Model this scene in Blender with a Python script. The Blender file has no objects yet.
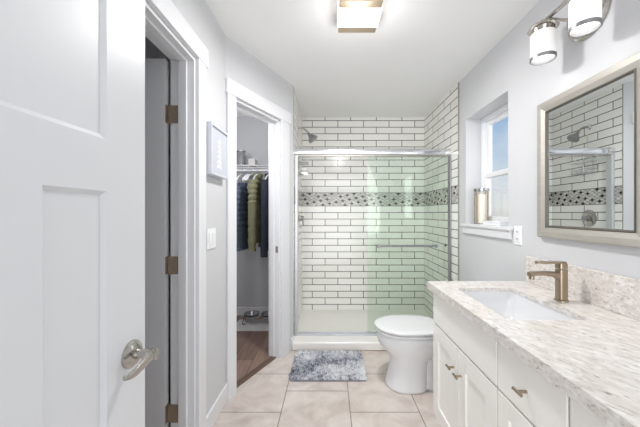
import bpy, bmesh, math, random
from mathutils import Vector, Matrix
C = bpy.context.scene
COL = C.collection
R = math.radians
PI = math.pi
random.seed(7)

# ------------------------------------------------------------------ camera, world, lights, exposure
CAMZ = 1.235
FPX = 284.0
cd = bpy.data.cameras.new('camera'); cam = bpy.data.objects.new('camera', cd); COL.objects.link(cam)
cam.location = (0, 0, CAMZ); cam.rotation_euler = (R(90), 0, 0)
cd.sensor_width = 36; cd.lens = FPX / 640 * 36; cd.shift_x = -10 / 640; cd.shift_y = 0
cd.clip_start = 0.02
C.camera = cam
C.view_settings.view_transform = 'Standard'; C.view_settings.look = 'None'
C.view_settings.gamma = 1; C.view_settings.use_curve_mapping = False
C.view_settings.exposure = 0.95
C.cycles.diffuse_bounces = 10; C.cycles.max_bounces = 16; C.cycles.transparent_max_bounces = 16; C.cycles.glossy_bounces = 6
SKY = .42            # daylight strength
BACK_FILL = 1.95         # sky raised behind the camera as added fill
CEIL_W = 9.5           # ceiling lamp
CEIL_P = 1.5           # the same lamp's light thrown sideways by its glass
VAN_W = .05           # each vanity lamp
CLOSET_FILL = 6.0  # unseen lamp added to brighten the closet
SUN = .74             # wide soft fill from behind the camera, added to even out the room

w = bpy.data.worlds.new('sky'); C.world = w; w.use_nodes = True
nt = w.node_tree; nt.nodes.clear()
def N(t, typ, **k):
    n = t.nodes.new(typ)
    for a, b in k.items(): setattr(n, a, b)
    return n
out = N(nt, 'ShaderNodeOutputWorld'); bg = N(nt, 'ShaderNodeBackground')
tc = N(nt, 'ShaderNodeTexCoord'); sx = N(nt, 'ShaderNodeSeparateXYZ')
nt.links.new(tc.outputs['Generated'], sx.inputs[0])
rp = N(nt, 'ShaderNodeValToRGB')
nt.links.new(sx.outputs['Z'], rp.inputs[0])
e = rp.color_ramp.elements
e[0].position = 0.0; e[0].color = (.86, .85, .83, 1)
e[1].position = 0.55; e[1].color = (.22, .42, .78, 1)
for p, c in ((.02, (.95, .96, .97)), (.10, (.84, .91, .98)), (.22, (.44, .65, .92)), (.36, (.29, .51, .85))):
    x = e.new(p); x.color = (*c, 1)
ns = N(nt, 'ShaderNodeTexNoise'); ns.inputs['Scale'].default_value = 3.2; ns.inputs['Detail'].default_value = 6
mp = N(nt, 'ShaderNodeMapping'); mp.inputs['Scale'].default_value = (1, 1, 2.6)
nt.links.new(tc.outputs['Generated'], mp.inputs[0]); nt.links.new(mp.outputs[0], ns.inputs['Vector'])
cr = N(nt, 'ShaderNodeValToRGB'); cr.color_ramp.elements[0].position = .55; cr.color_ramp.elements[1].position = .75
nt.links.new(ns.outputs['Fac'], cr.inputs[0])
mx = N(nt, 'ShaderNodeMix', data_type='RGBA'); mx.inputs['B'].default_value = (.97, .97, .98, 1)
nt.links.new(cr.outputs[0], mx.inputs['Factor']); nt.links.new(rp.outputs[0], mx.inputs['A'])
nt.links.new(mx.outputs['Result'], bg.inputs[0])
sm = N(nt, 'ShaderNodeMapRange', interpolation_type='SMOOTHSTEP')          # sky brightened towards -Y to fill the room
for k, v in (('From Min', .25), ('From Max', -.75), ('To Min', SKY), ('To Max', SKY*BACK_FILL)): sm.inputs[k].default_value = v
nt.links.new(sx.outputs['Y'], sm.inputs['Value']); nt.links.new(sm.outputs[0], bg.inputs[1])
hz_ = N(nt, 'ShaderNodeMapRange', interpolation_type='SMOOTHSTEP')
for k, v in (('From Min', .2), ('From Max', -.6), ('To Min', 0), ('To Max', .85)): hz_.inputs[k].default_value = v
nt.links.new(sx.outputs['Y'], hz_.inputs['Value'])
mx2 = N(nt, 'ShaderNodeMix', data_type='RGBA'); mx2.inputs['B'].default_value = (.985, .99, 1, 1)
nt.links.new(hz_.outputs[0], mx2.inputs['Factor']); nt.links.new(mx.outputs['Result'], mx2.inputs['A']); nt.links.new(mx2.outputs['Result'], bg.inputs[0])
nt.links.new(bg.outputs[0], out.inputs[0])

def lamp(name, typ, loc, power, size=.1, sizey=None, color=(1, .985, .97), rot=(0, 0, 0)):
    ld = bpy.data.lights.new(name, typ); ld.energy = power; ld.color = color
    if typ == 'AREA':
        ld.shape = 'RECTANGLE' if sizey else 'SQUARE'; ld.size = size
        if sizey: ld.size_y = sizey
    else: ld.shadow_soft_size = size
    o = bpy.data.objects.new(name, ld); COL.objects.link(o); o.location = loc; o.rotation_euler = rot
    return o

sun = lamp('rear_fill', 'SUN', (0, -3, 2), SUN, color=(.98, .99, 1), rot=(R(90), 0, R(-11))); sun.data.angle = R(42)  # added fill source out of view, reaches as far as the shower

# ------------------------------------------------------------------ materials
MATS = {}
def srgb(r, g, b):
    f = lambda v: (v/255/12.92) if v/255 <= .04045 else ((v/255+.055)/1.055)**2.4
    return (f(r), f(g), f(b), 1)
def mat(name, col, rough=.5, metal=0, noise=0, nscale=20, bump=0, emit=0, spec=None, stretch=None, emitcol=None):
    m = bpy.data.materials.new(name); m.use_nodes = True; t = m.node_tree
    b = t.nodes['Principled BSDF']
    b.inputs['Base Color'].default_value = col; b.inputs['Roughness'].default_value = rough; b.inputs['Metallic'].default_value = metal
    if spec is not None: b.inputs['Specular IOR Level'].default_value = spec
    if emit:
        b.inputs['Emission Color'].default_value = emitcol or col; b.inputs['Emission Strength'].default_value = emit
    if noise or bump:
        tc = N(t, 'ShaderNodeTexCoord'); n = N(t, 'ShaderNodeTexNoise'); n.inputs['Scale'].default_value = nscale; n.inputs['Detail'].default_value = 4
        src = tc.outputs['Object']
        if stretch:
            mp = N(t, 'ShaderNodeMapping'); mp.inputs['Scale'].default_value = stretch
            t.links.new(src, mp.inputs[0]); src = mp.outputs[0]
        t.links.new(src, n.inputs['Vector'])
        if noise:
            r = N(t, 'ShaderNodeValToRGB')
            r.color_ramp.elements[0].position = .3; r.color_ramp.elements[1].position = .7
            r.color_ramp.elements[0].color = (*[max(0, c*(1-noise)) for c in col[:3]], 1)
            r.color_ramp.elements[1].color = (*[min(1, c*(1+noise)) for c in col[:3]], 1)
            t.links.new(n.outputs['Fac'], r.inputs[0]); t.links.new(r.outputs[0], b.inputs['Base Color'])
        if bump:
            bp = N(t, 'ShaderNodeBump'); bp.inputs['Strength'].default_value = bump; bp.inputs['Distance'].default_value = .002
            t.links.new(n.outputs['Fac'], bp.inputs['Height']); t.links.new(bp.outputs[0], b.inputs['Normal'])
    MATS[name] = m; return m

mat('paint', srgb(210, 211, 214), .55, noise=.012, nscale=3, bump=.03)
mat('ceiling_paint', srgb(247, 247, 247), .7, noise=.01, nscale=3, bump=.05)
mat('grey_paint', srgb(196, 197, 200), .6, noise=.015, nscale=3)
mat('trim_white', srgb(228, 229, 232), .35, noise=.008, nscale=5)
mat('door_white', srgb(217, 219, 222), .35, noise=.01, nscale=4)
mat('cabinet_white', srgb(244, 243, 238), .35, noise=.008, nscale=6)
mat('shadow_gap', srgb(150, 142, 124), .7, noise=.02)  # shade of the gaps between cabinet fronts, put into the colour
mat('porcelain', srgb(228, 229, 231), .12, noise=.005, nscale=4)
mat('acrylic', srgb(242, 240, 236), .25, noise=.01, nscale=6)
mat('plastic_white', srgb(240, 241, 243), .3, noise=.006)
mat('dark_slot', srgb(60, 60, 60), .5, noise=.02)
mat('chrome', srgb(228, 230, 233), .13, 1, noise=.01)
mat('nickel', srgb(186, 182, 176), .2, 1, noise=.03, nscale=60, stretch=(1, 1, .1))
mat('bronze_nickel', srgb(168, 153, 134), .28, 1, noise=.03, nscale=60, stretch=(1, 1, .1))
mat('hinge_bronze', srgb(172, 156, 138), .42, .6, noise=.05, nscale=50)
mat('frame_silver', srgb(190, 186, 178), .42, .6, noise=.05, nscale=40, stretch=(1, .2, 1))
mat('frame_bead', srgb(112, 108, 102), .4, .7, noise=.05)
mat('mirror_glass', srgb(236, 240, 240), .0, 1, noise=.001)
mat('satin_chrome', srgb(206, 208, 212), .36, .7, noise=.02)
mat('rim_metal', srgb(150, 151, 154), .35, .8, noise=.02)
mat('steel', srgb(190, 192, 195), .2, 1, noise=.02)
mat('black_metal', srgb(40, 38, 38), .45, .3, noise=.05)
mat('brown_strip', srgb(104, 84, 72), .5, noise=.12, nscale=40)
mat('navy_quilt', srgb(84, 98, 116), .7, noise=.12, nscale=40, bump=.2)
mat('olive_quilt', srgb(128, 127, 98), .65, noise=.12, nscale=40, bump=.2)
mat('dark_navy', srgb(36, 42, 58), .75, noise=.15, nscale=40, bump=.2)
mat('blue_cloth', srgb(96, 118, 165), .8, noise=.12, nscale=40, bump=.2)
mat('candle_wax', srgb(246, 240, 226), .5, noise=.02, nscale=20)
mat('picture_ground', srgb(198, 202, 212), .6, noise=.03, nscale=60)
mat('picture_leaf', srgb(236, 238, 242), .6, noise=.01)
mat('picture_frame', srgb(216, 219, 227), .3, .2, noise=.01)
mat('mat_grey', srgb(208, 206, 204), .8, noise=.04, nscale=50)
mat('rug_backing', srgb(140, 142, 150), .9, noise=.1)
mat('shade_glass', srgb(250, 250, 250), .35, emit=.12, emitcol=(1, .98, .95, 1), noise=.004)
mat('bulb_glow', srgb(255, 252, 246), .4, emit=.9, emitcol=(1, .97, .92, 1))
mat('diffuser', srgb(252, 250, 246), .4, emit=.5, emitcol=(1, .965, .91, 1))
mat('lamp_metal', srgb(190, 172, 152), .35, .85, noise=.04, nscale=40, stretch=(.2, 1, 1))

def M2(t, op, a, b=None, clamp=False):
    n = N(t, 'ShaderNodeMath', operation=op); n.use_clamp = clamp
    for i, v in enumerate((a, b)):
        if v is None: continue
        if hasattr(v, 'is_output'): t.links.new(v, n.inputs[i])
        else: n.inputs[i].default_value = v
    return n.outputs[0]
def glass(name, tint, ior=1.45, rough=0.0):
    m = bpy.data.materials.new(name); m.use_nodes = True; t = m.node_tree; t.nodes.clear()
    o = N(t, 'ShaderNodeOutputMaterial'); tr = N(t, 'ShaderNodeBsdfTransparent'); gl = N(t, 'ShaderNodeBsdfGlossy')
    lw = N(t, 'ShaderNodeLayerWeight'); lw.inputs['Blend'].default_value = .5; mixs = N(t, 'ShaderNodeMixShader')
    tr.inputs[0].default_value = (*tint, 1); gl.inputs['Roughness'].default_value = rough
    gl.inputs[0].default_value = (.9, .95, .92, 1)
    r0 = ((ior-1)/(ior+1))**2
    sch = M2(t, 'ADD', M2(t, 'MULTIPLY', M2(t, 'POWER', lw.outputs['Facing'], 5), 1-r0), r0)
    t.links.new(sch, mixs.inputs[0]); t.links.new(tr.outputs[0], mixs.inputs[1]); t.links.new(gl.outputs[0], mixs.inputs[2])
    t.links.new(mixs.outputs[0], o.inputs[0]); MATS[name] = m
glass('shower_glass', (.960, .982, .963), 1.3)
glass('window_glass', (.985, .99, .99), 1.4)
glass('clear_glass', (.985, .985, .98), 1.35)

def ramp(t, fac, stops, interp='LINEAR'):
    r = N(t, 'ShaderNodeValToRGB'); r.color_ramp.interpolation = interp
    el = r.color_ramp.elements
    el[0].position, el[0].color = stops[0]; el[1].position, el[1].color = stops[-1]
    for p, c in stops[1:-1]:
        x = el.new(p); x.color = c
    t.links.new(fac, r.inputs[0]); return r.outputs[0]
def mixc(t, fac, a, b, blend='MIX'):
    m = N(t, 'ShaderNodeMix', data_type='RGBA', blend_type=blend)
    for k, v in (('Factor', fac), ('A', a), ('B', b)):
        if hasattr(v, 'is_output'): t.links.new(v, m.inputs[k])
        else: m.inputs[k].default_value = v
    return m.outputs['Result']

def subway(name, axis, u0):
    m = bpy.data.materials.new(name); m.use_nodes = True; t = m.node_tree; b = t.nodes['Principled BSDF']
    tc = N(t, 'ShaderNodeTexCoord'); s = N(t, 'ShaderNodeSeparateXYZ'); t.links.new(tc.outputs['Object'], s.inputs[0])
    u = M2(t, 'SUBTRACT', s.outputs[axis], u0); v = M2(t, 'SUBTRACT', s.outputs['Z'], .047)
    cv = N(t, 'ShaderNodeCombineXYZ'); t.links.new(u, cv.inputs[0]); t.links.new(v, cv.inputs[1])
    br = N(t, 'ShaderNodeTexBrick'); br.offset = .5; br.offset_frequency = 2
    t.links.new(cv.outputs[0], br.inputs['Vector'])
    for k, x in (('Scale', 1), ('Mortar Size', .0042), ('Mortar Smooth', .05), ('Bias', 0), ('Brick Width', .312), ('Row Height', .08)): br.inputs[k].default_value = x
    br.inputs['Color1'].default_value = srgb(244, 243, 240); br.inputs['Color2'].default_value = srgb(236, 235, 231); br.inputs['Mortar'].default_value = srgb(94, 88, 83)
    # mosaic band of staggered oval pebbles
    uu = M2(t, 'DIVIDE', u, .054); vv = M2(t, 'DIVIDE', v, .034)
    p = M2(t, 'ADD', uu, vv); q = M2(t, 'SUBTRACT', uu, vv)
    cc = N(t, 'ShaderNodeCombineXYZ'); t.links.new(M2(t, 'FLOOR', p), cc.inputs[0]); t.links.new(M2(t, 'FLOOR', q), cc.inputs[1])
    wn = N(t, 'ShaderNodeTexWhiteNoise', noise_dimensions='3D'); t.links.new(cc.outputs[0], wn.inputs['Vector'])
    fp = M2(t, 'SUBTRACT', M2(t, 'FRACT', p), .5); fq = M2(t, 'SUBTRACT', M2(t, 'FRACT', q), .5)
    d = M2(t, 'ADD', M2(t, 'POWER', M2(t, 'ABSOLUTE', fp), 3), M2(t, 'POWER', M2(t, 'ABSOLUTE', fq), 3))
    k = M2(t, 'ADD', M2(t, 'MULTIPLY', M2(t, 'FLOOR', p), 2), M2(t, 'FLOOR', q))
    fifth = M2(t, 'LESS_THAN', M2(t, 'FRACT', M2(t, 'ADD', M2(t, 'DIVIDE', k, 5), .05)), .15)
    isdark = M2(t, 'MULTIPLY', fifth, M2(t, 'LESS_THAN', wn.outputs['Value'], .82))
    peb = mixc(t, isdark, ramp(t, wn.outputs['Value'], [(0, srgb(190, 188, 184)), (.5, srgb(206, 204, 199)), (.8, srgb(218, 216, 211))], 'CONSTANT'), srgb(42, 40, 40))
    inside = M2(t, 'LESS_THAN', d, .45**3)
    mos = mixc(t, inside, srgb(148, 144, 138), peb)
    band = M2(t, 'MULTIPLY', M2(t, 'GREATER_THAN', s.outputs['Z'], 1.329), M2(t, 'LESS_THAN', s.outputs['Z'], 1.485))
    col = mixc(t, band, br.outputs['Color'], mos)
    t.links.new(col, b.inputs['Base Color'])
    b.inputs['Roughness'].default_value = .16
    bp = N(t, 'ShaderNodeBump'); bp.inputs['Strength'].default_value = .25; bp.inputs['Distance'].default_value = .002; bp.invert = True
    t.links.new(br.outputs['Fac'], bp.inputs['Height']); t.links.new(bp.outputs[0], b.inputs['Normal'])
    MATS[name] = m
subway('tile_back', 'X', -.06)
subway('tile_side', 'Y', 3.33)

def floor_tile():
    m = bpy.data.materials.new('floor_tile'); m.use_nodes = True; t = m.node_tree; b = t.nodes['Principled BSDF']
    tc = N(t, 'ShaderNodeTexCoord'); s = N(t, 'ShaderNodeSeparateXYZ'); t.links.new(tc.outputs['Object'], s.inputs[0])
    cv = N(t, 'ShaderNodeCombineXYZ')
    t.links.new(M2(t, 'SUBTRACT', s.outputs['Y'], 1.976 - 4.21), cv.inputs[0]); t.links.new(M2(t, 'SUBTRACT', s.outputs['X'], .126 - 4.3), cv.inputs[1])
    br = N(t, 'ShaderNodeTexBrick'); br.offset = .5; br.offset_frequency = 2
    t.links.new(cv.outputs[0], br.inputs['Vector'])
    for k, x in (('Scale', 1), ('Mortar Size', .003), ('Mortar Smooth', .1), ('Bias', 0), ('Brick Width', .421), ('Row Height', .43)): br.inputs[k].default_value = x
    br.inputs['Color1'].default_value = (1, 1, 1, 1); br.inputs['Color2'].default_value = (.94, .94, .94, 1); br.inputs['Mortar'].default_value = (.34, .32, .31, 1)
    n1 = N(t, 'ShaderNodeTexNoise'); n1.inputs['Scale'].default_value = 5; n1.inputs['Detail'].default_value = 6; n1.inputs['Distortion'].default_value = 1.2
    t.links.new(tc.outputs['Object'], n1.inputs['Vector'])
    col = ramp(t, n1.outputs['Fac'], [(.28, srgb(196, 184, 176)), (.5, srgb(213, 203, 196)), (.72, srgb(226, 218, 212))])
    n2 = N(t, 'ShaderNodeTexNoise'); n2.inputs['Scale'].default_value = 40; n2.inputs['Detail'].default_value = 4
    t.links.new(tc.outputs['Object'], n2.inputs['Vector'])
    col = mixc(t, .10, col, n2.outputs['Fac'], 'OVERLAY')
    col = mixc(t, 1.0, col, br.outputs['Color'], 'MULTIPLY')
    t.links.new(col, b.inputs['Base Color']); b.inputs['Roughness'].default_value = .38
    bp = N(t, 'ShaderNodeBump'); bp.inputs['Strength'].default_value = .2; bp.inputs['Distance'].default_value = .002; bp.invert = True
    t.links.new(br.outputs['Fac'], bp.inputs['Height']); t.links.new(bp.outputs[0], b.inputs['Normal'])
    MATS['floor_tile'] = m
floor_tile()
def wood_floor():
    m = bpy.data.materials.new('wood_floor'); m.use_nodes = True; t = m.node_tree; b = t.nodes['Principled BSDF']
    tc = N(t, 'ShaderNodeTexCoord'); s = N(t, 'ShaderNodeSeparateXYZ'); t.links.new(tc.outputs['Object'], s.inputs[0])
    cv = N(t, 'ShaderNodeCombineXYZ')
    t.links.new(s.outputs['Y'], cv.inputs[0]); t.links.new(M2(t, 'ADD', s.outputs['X'], .645), cv.inputs[1])
    br = N(t, 'ShaderNodeTexBrick'); br.offset = .37; br.offset_frequency = 2
    t.links.new(cv.outputs[0], br.inputs['Vector'])
    for k, x in (('Scale', 1), ('Mortar Size', .002), ('Mortar Smooth', .1), ('Bias', 0), ('Brick Width', 1.2), ('Row Height', .17)): br.inputs[k].default_value = x
    br.inputs['Color1'].default_value = srgb(152, 128, 115); br.inputs['Color2'].default_value = srgb(126, 104, 94); br.inputs['Mortar'].default_value = srgb(74, 62, 56)
    mp = N(t, 'ShaderNodeMapping'); mp.inputs['Scale'].default_value = (26, 2.2, 1)
    n = N(t, 'ShaderNodeTexNoise'); n.inputs['Scale'].default_value = 1.3; n.inputs['Detail'].default_value = 6; n.inputs['Distortion'].default_value = .6
    t.links.new(tc.outputs['Object'], mp.inputs[0]); t.links.new(mp.outputs[0], n.inputs['Vector'])
    col = mixc(t, 1.0, br.outputs['Color'], ramp(t, n.outputs['Fac'], [(.25, (.62, .6, .58, 1)), (.5, (.95, .95, .95, 1)), (.75, (1.25, 1.22, 1.2, 1))]), 'MULTIPLY')
    t.links.new(col, b.inputs['Base Color']); b.inputs['Roughness'].default_value = .4
    MATS['wood_floor'] = m
wood_floor()
def granite():
    m = bpy.data.materials.new('granite'); m.use_nodes = True; t = m.node_tree; b = t.nodes['Principled BSDF']
    tc = N(t, 'ShaderNodeTexCoord')
    mp0 = N(t, 'ShaderNodeMapping'); mp0.inputs['Rotation'].default_value = (0, 0, R(-26.6)); t.links.new(tc.outputs['Object'], mp0.inputs[0])
    def layer(scale, stretch, det=4, off=0, dist=.6):
        mp = N(t, 'ShaderNodeMapping'); mp.inputs['Scale'].default_value = stretch; mp.inputs['Location'].default_value = (off, off, off)
        t.links.new(mp0.outputs[0], mp.inputs[0])
        n = N(t, 'ShaderNodeTexNoise'); n.inputs['Scale'].default_value = scale; n.inputs['Detail'].default_value = det; n.inputs['Distortion'].default_value = dist
        t.links.new(mp.outputs[0], n.inputs['Vector']); return n.outputs['Fac']
    col = ramp(t, layer(44, (1, .4, 1), 6), [(.3, srgb(208, 202, 196)), (.5, srgb(221, 216, 211)), (.7, srgb(232, 229, 226))])
    f1 = ramp(t, layer(110, (1, .32, 1), 4, 3.1), [(.55, (0, 0, 0, 1)), (.66, (1, 1, 1, 1))])
    col = mixc(t, M2(t, 'MULTIPLY', f1, .5), col, srgb(172, 163, 155))
    f2 = ramp(t, layer(125, (1, .25, 1), 3, 7.7), [(.63, (0, 0, 0, 1)), (.70, (1, 1, 1, 1))])
    col = mixc(t, M2(t, 'MULTIPLY', f2, .7), col, srgb(112, 100, 92))
    f3 = ramp(t, layer(55, (1, .4, 1), 3, 12.3), [(.58, (0, 0, 0, 1)), (.68, (1, 1, 1, 1))])
    col = mixc(t, M2(t, 'MULTIPLY', f3, .45), col, srgb(248, 247, 245))
    # the one brown mineral spot in the slab
    s = N(t, 'ShaderNodeSeparateXYZ'); t.links.new(tc.outputs['Object'], s.inputs[0])
    dx = M2(t, 'DIVIDE', M2(t, 'SUBTRACT', s.outputs['X'], .700), .030); dy = M2(t, 'DIVIDE', M2(t, 'SUBTRACT', s.outputs['Y'], .742), .016)
    dd = M2(t, 'SQRT', M2(t, 'ADD', M2(t, 'MULTIPLY', dx, dx), M2(t, 'MULTIPLY', dy, dy)))
    dd = M2(t, 'ADD', dd, M2(t, 'MULTIPLY', M2(t, 'SUBTRACT', layer(60, (1, 1, 1), 4, 1.7), .5), 2.6))
    sp = ramp(t, dd, [(.55, (1, 1, 1, 1)), (.95, (0, 0, 0, 1))])
    col = mixc(t, M2(t, 'MULTIPLY', sp, .75), col, srgb(178, 142, 112))
    t.links.new(col, b.inputs['Base Color']); b.inputs['Roughness'].default_value = .14
    MATS['granite'] = m
granite()
def rug_mat():
    m = bpy.data.materials.new('rug_pile'); m.use_nodes = True; t = m.node_tree; b = t.nodes['Principled BSDF']
    tc = N(t, 'ShaderNodeTexCoord')
    n = N(t, 'ShaderNodeTexNoise'); n.inputs['Scale'].default_value = 42; n.inputs['Detail'].default_value = 5; n.inputs['Roughness'].default_value = .75
    t.links.new(tc.outputs['Object'], n.inputs['Vector'])
    n2 = N(t, 'ShaderNodeTexNoise'); n2.inputs['Scale'].default_value = 5; t.links.new(tc.outputs['Object'], n2.inputs['Vector'])
    f = M2(t, 'ADD', n.outputs['Fac'], M2(t, 'MULTIPLY', M2(t, 'SUBTRACT', n2.outputs['Fac'], .5), .5))
    col = ramp(t, f, [(.34, srgb(96, 102, 120)), (.43, srgb(160, 165, 177)), (.50, srgb(224, 226, 231)), (.64, srgb(252, 252, 253))])
    t.links.new(col, b.inputs['Base Color']); b.inputs['Roughness'].default_value = .85
    MATS['rug_pile'] = m
rug_mat()

# ------------------------------------------------------------------ mesh helpers
ORG = {}
def tag(o, label=None, cat=None, group=None, kind=None):
    if label: o['label'] = label
    if cat: o['category'] = cat
    if group: o['group'] = group
    if kind: o['kind'] = kind
    return o
def thing(name, loc, label, cat, group=None, rz=0):
    o = bpy.data.objects.new(name, None); COL.objects.link(o); o.location = loc; o.empty_display_size = .05
    o.rotation_euler = (0, 0, rz)
    ORG[o.name] = Vector(loc); return tag(o, label, cat, group)

class MB:
    def __init__(s): s.bm = bmesh.new()
    def _x(s, vs, mtx):
        if mtx is not None:
            for v in vs: v.co = mtx @ v.co
        return s
    def box(s, x0, x1, y0, y1, z0, z1, mtx=None):
        c = [s.bm.verts.new(p) for p in ((x0,y0,z0),(x1,y0,z0),(x1,y1,z0),(x0,y1,z0),(x0,y0,z1),(x1,y0,z1),(x1,y1,z1),(x0,y1,z1))]
        for f in ((3,2,1,0),(4,5,6,7),(0,1,5,4),(1,2,6,5),(2,3,7,6),(3,0,4,7)): s.bm.faces.new([c[i] for i in f])
        return s._x(c, mtx)
    def prism(s, pts, z0, z1, mtx=None):
        n = len(pts)
        a = [s.bm.verts.new((p[0], p[1], z0)) for p in pts]; b = [s.bm.verts.new((p[0], p[1], z1)) for p in pts]
        s.bm.faces.new(a[::-1]); s.bm.faces.new(b)
        for i in range(n): s.bm.faces.new((a[i], a[(i+1) % n], b[(i+1) % n], b[i]))
        return s._x(a+b, mtx)
    def rings(s, rings, cap0=True, cap1=True, closed=True, mtx=None):
        rr = [[s.bm.verts.new(p) for p in r] for r in rings]
        n = len(rr[0])
        for a, b in zip(rr, rr[1:]):
            for i in range(n if closed else n-1):
                s.bm.faces.new((a[i], a[(i+1) % n], b[(i+1) % n], b[i]))
        if cap0: s.bm.faces.new(rr[0][::-1])
        if cap1: s.bm.faces.new(rr[-1])
        return s._x([v for r in rr for v in r], mtx)
    def lathe(s, prof, c=(0, 0, 0), n=32, axis='Z', cap0=True, cap1=True):
        """prof: (radius, height) list"""
        def P(r, h, a):
            x, y = r*math.cos(a), r*math.sin(a)
            p = {'Z': (x, y, h), 'X': (h, x, y), 'Y': (y, h, x)}[axis]
            return (p[0]+c[0], p[1]+c[1], p[2]+c[2])
        return s.rings([[P(max(r, 1e-4), h, 2*PI*i/n) for i in range(n)] for r, h in prof], cap0, cap1)
    def tube(s, pts, r, n=10, caps=True, closed=False):
        pts = [Vector(p) for p in pts]; rings = []
        m = len(pts); up = None
        for i, p in enumerate(pts):
            if closed: d = pts[(i+1) % m] - pts[i-1]
            else: d = (pts[min(i+1, m-1)] - pts[max(i-1, 0)])
            d.normalize()
            if up is None:
                up = Vector((0, 0, 1)) if abs(d.z) < .9 else Vector((1, 0, 0))
            a = (up - d*up.dot(d)).normalized(); up = a
            b = d.cross(a)
            rad = r[i] if isinstance(r, (list, tuple)) else r
            rings.append([p + a*math.cos(2*PI*k/n)*rad + b*math.sin(2*PI*k/n)*rad for k in range(n)])
        if closed: rings.append(rings[0])
        return s.rings(rings, caps and not closed, caps and not closed)
    def build(s, name, m, parent=None, smooth=False, bevel=0, seg=2, kind=None, label=None, cat=None, group=None, loc=None, angle=35):
        bmesh.ops.remove_doubles(s.bm, verts=s.bm.verts, dist=1e-6)
        bmesh.ops.recalc_face_normals(s.bm, faces=s.bm.faces)
        org = ORG[parent.name] if parent else Vector(loc or (0, 0, 0))
        bmesh.ops.translate(s.bm, verts=s.bm.verts, vec=-org)
        me = bpy.data.meshes.new(name); s.bm.to_mesh(me); s.bm.free()
        o = bpy.data.objects.new(name, me); COL.objects.link(o)
        me.materials.append(MATS[m])
        if smooth:
            for p in me.polygons: p.use_smooth = True
        if bevel:
            b = o.modifiers.new('bevel', 'BEVEL'); b.width = bevel; b.segments = seg; b.limit_method = 'ANGLE'; b.angle_limit = R(angle)
            if smooth is None:
                pass
        if parent: o.parent = parent
        else: o.location = org
        ORG[o.name] = org
        if smooth == 'auto':
            for p in me.polygons: p.use_smooth = True
            me.set_sharp_from_angle(angle=R(40))
        return tag(o, label, cat, group, kind)
def S(name, mb, m, **k): return mb.build(name, m, kind='structure', **k)
def copy_tree(o, parent=None):
    c = o.copy(); COL.objects.link(c); c.parent = parent
    for ch in list(o.children): copy_tree(ch, c)
    return c
def bez(p0, p1, p2, p3, n=12):
    P = [Vector(p) for p in (p0, p1, p2, p3)]
    return [P[0]*(1-t)**3 + P[1]*3*t*(1-t)**2 + P[2]*3*t*t*(1-t) + P[3]*t**3 for t in [i/n for i in range(n+1)]]
def rrect(x0, x1, y0, y1, r, n=6):
    pts = []
    for cx, cy, a0 in ((x1-r, y1-r, 0), (x0+r, y1-r, 90), (x0+r, y0+r, 180), (x1-r, y0+r, 270)):
        for i in range(n+1):
            a = R(a0 + 90*i/n); pts.append((cx+r*math.cos(a), cy+r*math.sin(a)))
    return pts

# ------------------------------------------------------------------ room
XL, XR, YB, ZC = -.69, 1.157, 3.463, 2.41       # left wall, right wall, tiled back wall, ceiling
XS = -.335                                       # left wall of the shower
P0 = Vector((-.69, 1.88)); DR = Vector((.4325, .9016)); NI = Vector((-.9016, .4325)); SL = .821
def ap(s, d=0): return tuple(P0 + DR*s + NI*d)   # a point on the angled wall: s along it, d into the closet
OS0, OS1, OH = .075, .61, 2.03                    # closet opening

S('floor', MB().prism([(-.81, -.9), (XR+.2, -.9), (XR+.2, 3.6), (XS-.03, 3.6), ap(SL, .045), ap(0, .045), (-.81, 1.80)], -.05, 0), 'floor_tile')
S('floor_closet', MB().prism([(-2.1, -.9), (-.81, -.9), (-.81, 1.80), ap(0, .045), ap(SL, .045), (XS-.03, 3.6), (-2.1, 3.6)], -.05, 0), 'wood_floor')
S('ceiling', MB().box(-2.1, XR+.2, -.9, 3.6, ZC, ZC+.08), 'ceiling_paint')
b = MB().box(-.81, XL, -.9, .70, 0, ZC).box(-.81, XL, .70, 1.46, OH, ZC)
b.prism([(-.81, 1.46), (XL, 1.46), tuple(P0), ap(.03, .11), (-.81, 1.88)], 0, ZC)
S('wall_left', b, 'paint')
b = MB()
def aseg(b, s0, s1, d0, d1, z0, z1): return b.prism([ap(s0, d0), ap(s1, d0), ap(s1, d1), ap(s0, d1)], z0, z1)
aseg(b, 0, OS0, 0, .11, 0, ZC); aseg(b, OS1, SL, 0, .11, 0, ZC); aseg(b, OS0, OS1, 0, .11, OH, ZC)
S('wall_closet_front', b, 'paint')
S('wall_shower_left', MB().box(-.46, XS-.01, 2.625, 3.6, 0, ZC), 'paint')
S('wall_back', MB().box(-.46, XR+.2, YB+.01, YB+.13, 0, ZC), 'paint')
# right wall with the window opening
WY0, WY1, WZ0, WZ1 = 1.846, 2.416, 1.15, 2.035
b = MB().box(XR, XR+.2, -.9, WY0, 0, ZC).box(XR, XR+.2, WY1, 3.6, 0, ZC).box(XR, XR+.2, WY0, WY1, 0, WZ0-.021).box(XR, XR+.2, WY0, WY1, WZ1, ZC)
S('wall_right', b, 'paint')
# tile slabs of the shower
S('wall_tile_back', MB().box(XS, XR-.008, YB, YB+.01, .04, ZC), 'tile_back')
S('wall_tile_left', MB().box(XS-.01, XS, 2.62, YB, .04, ZC), 'tile_side')
S('wall_tile_right', MB().box(XR-.008, XR, 2.55, YB, .04, ZC), 'tile_side')
S('trim_1', MB().box(XS-.012, XS+.001, 2.613, 2.62, .04, ZC), 'nickel')
S('trim_2', MB().box(XR-.009, XR, 2.541, 2.55, .0, ZC), 'nickel')
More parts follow.
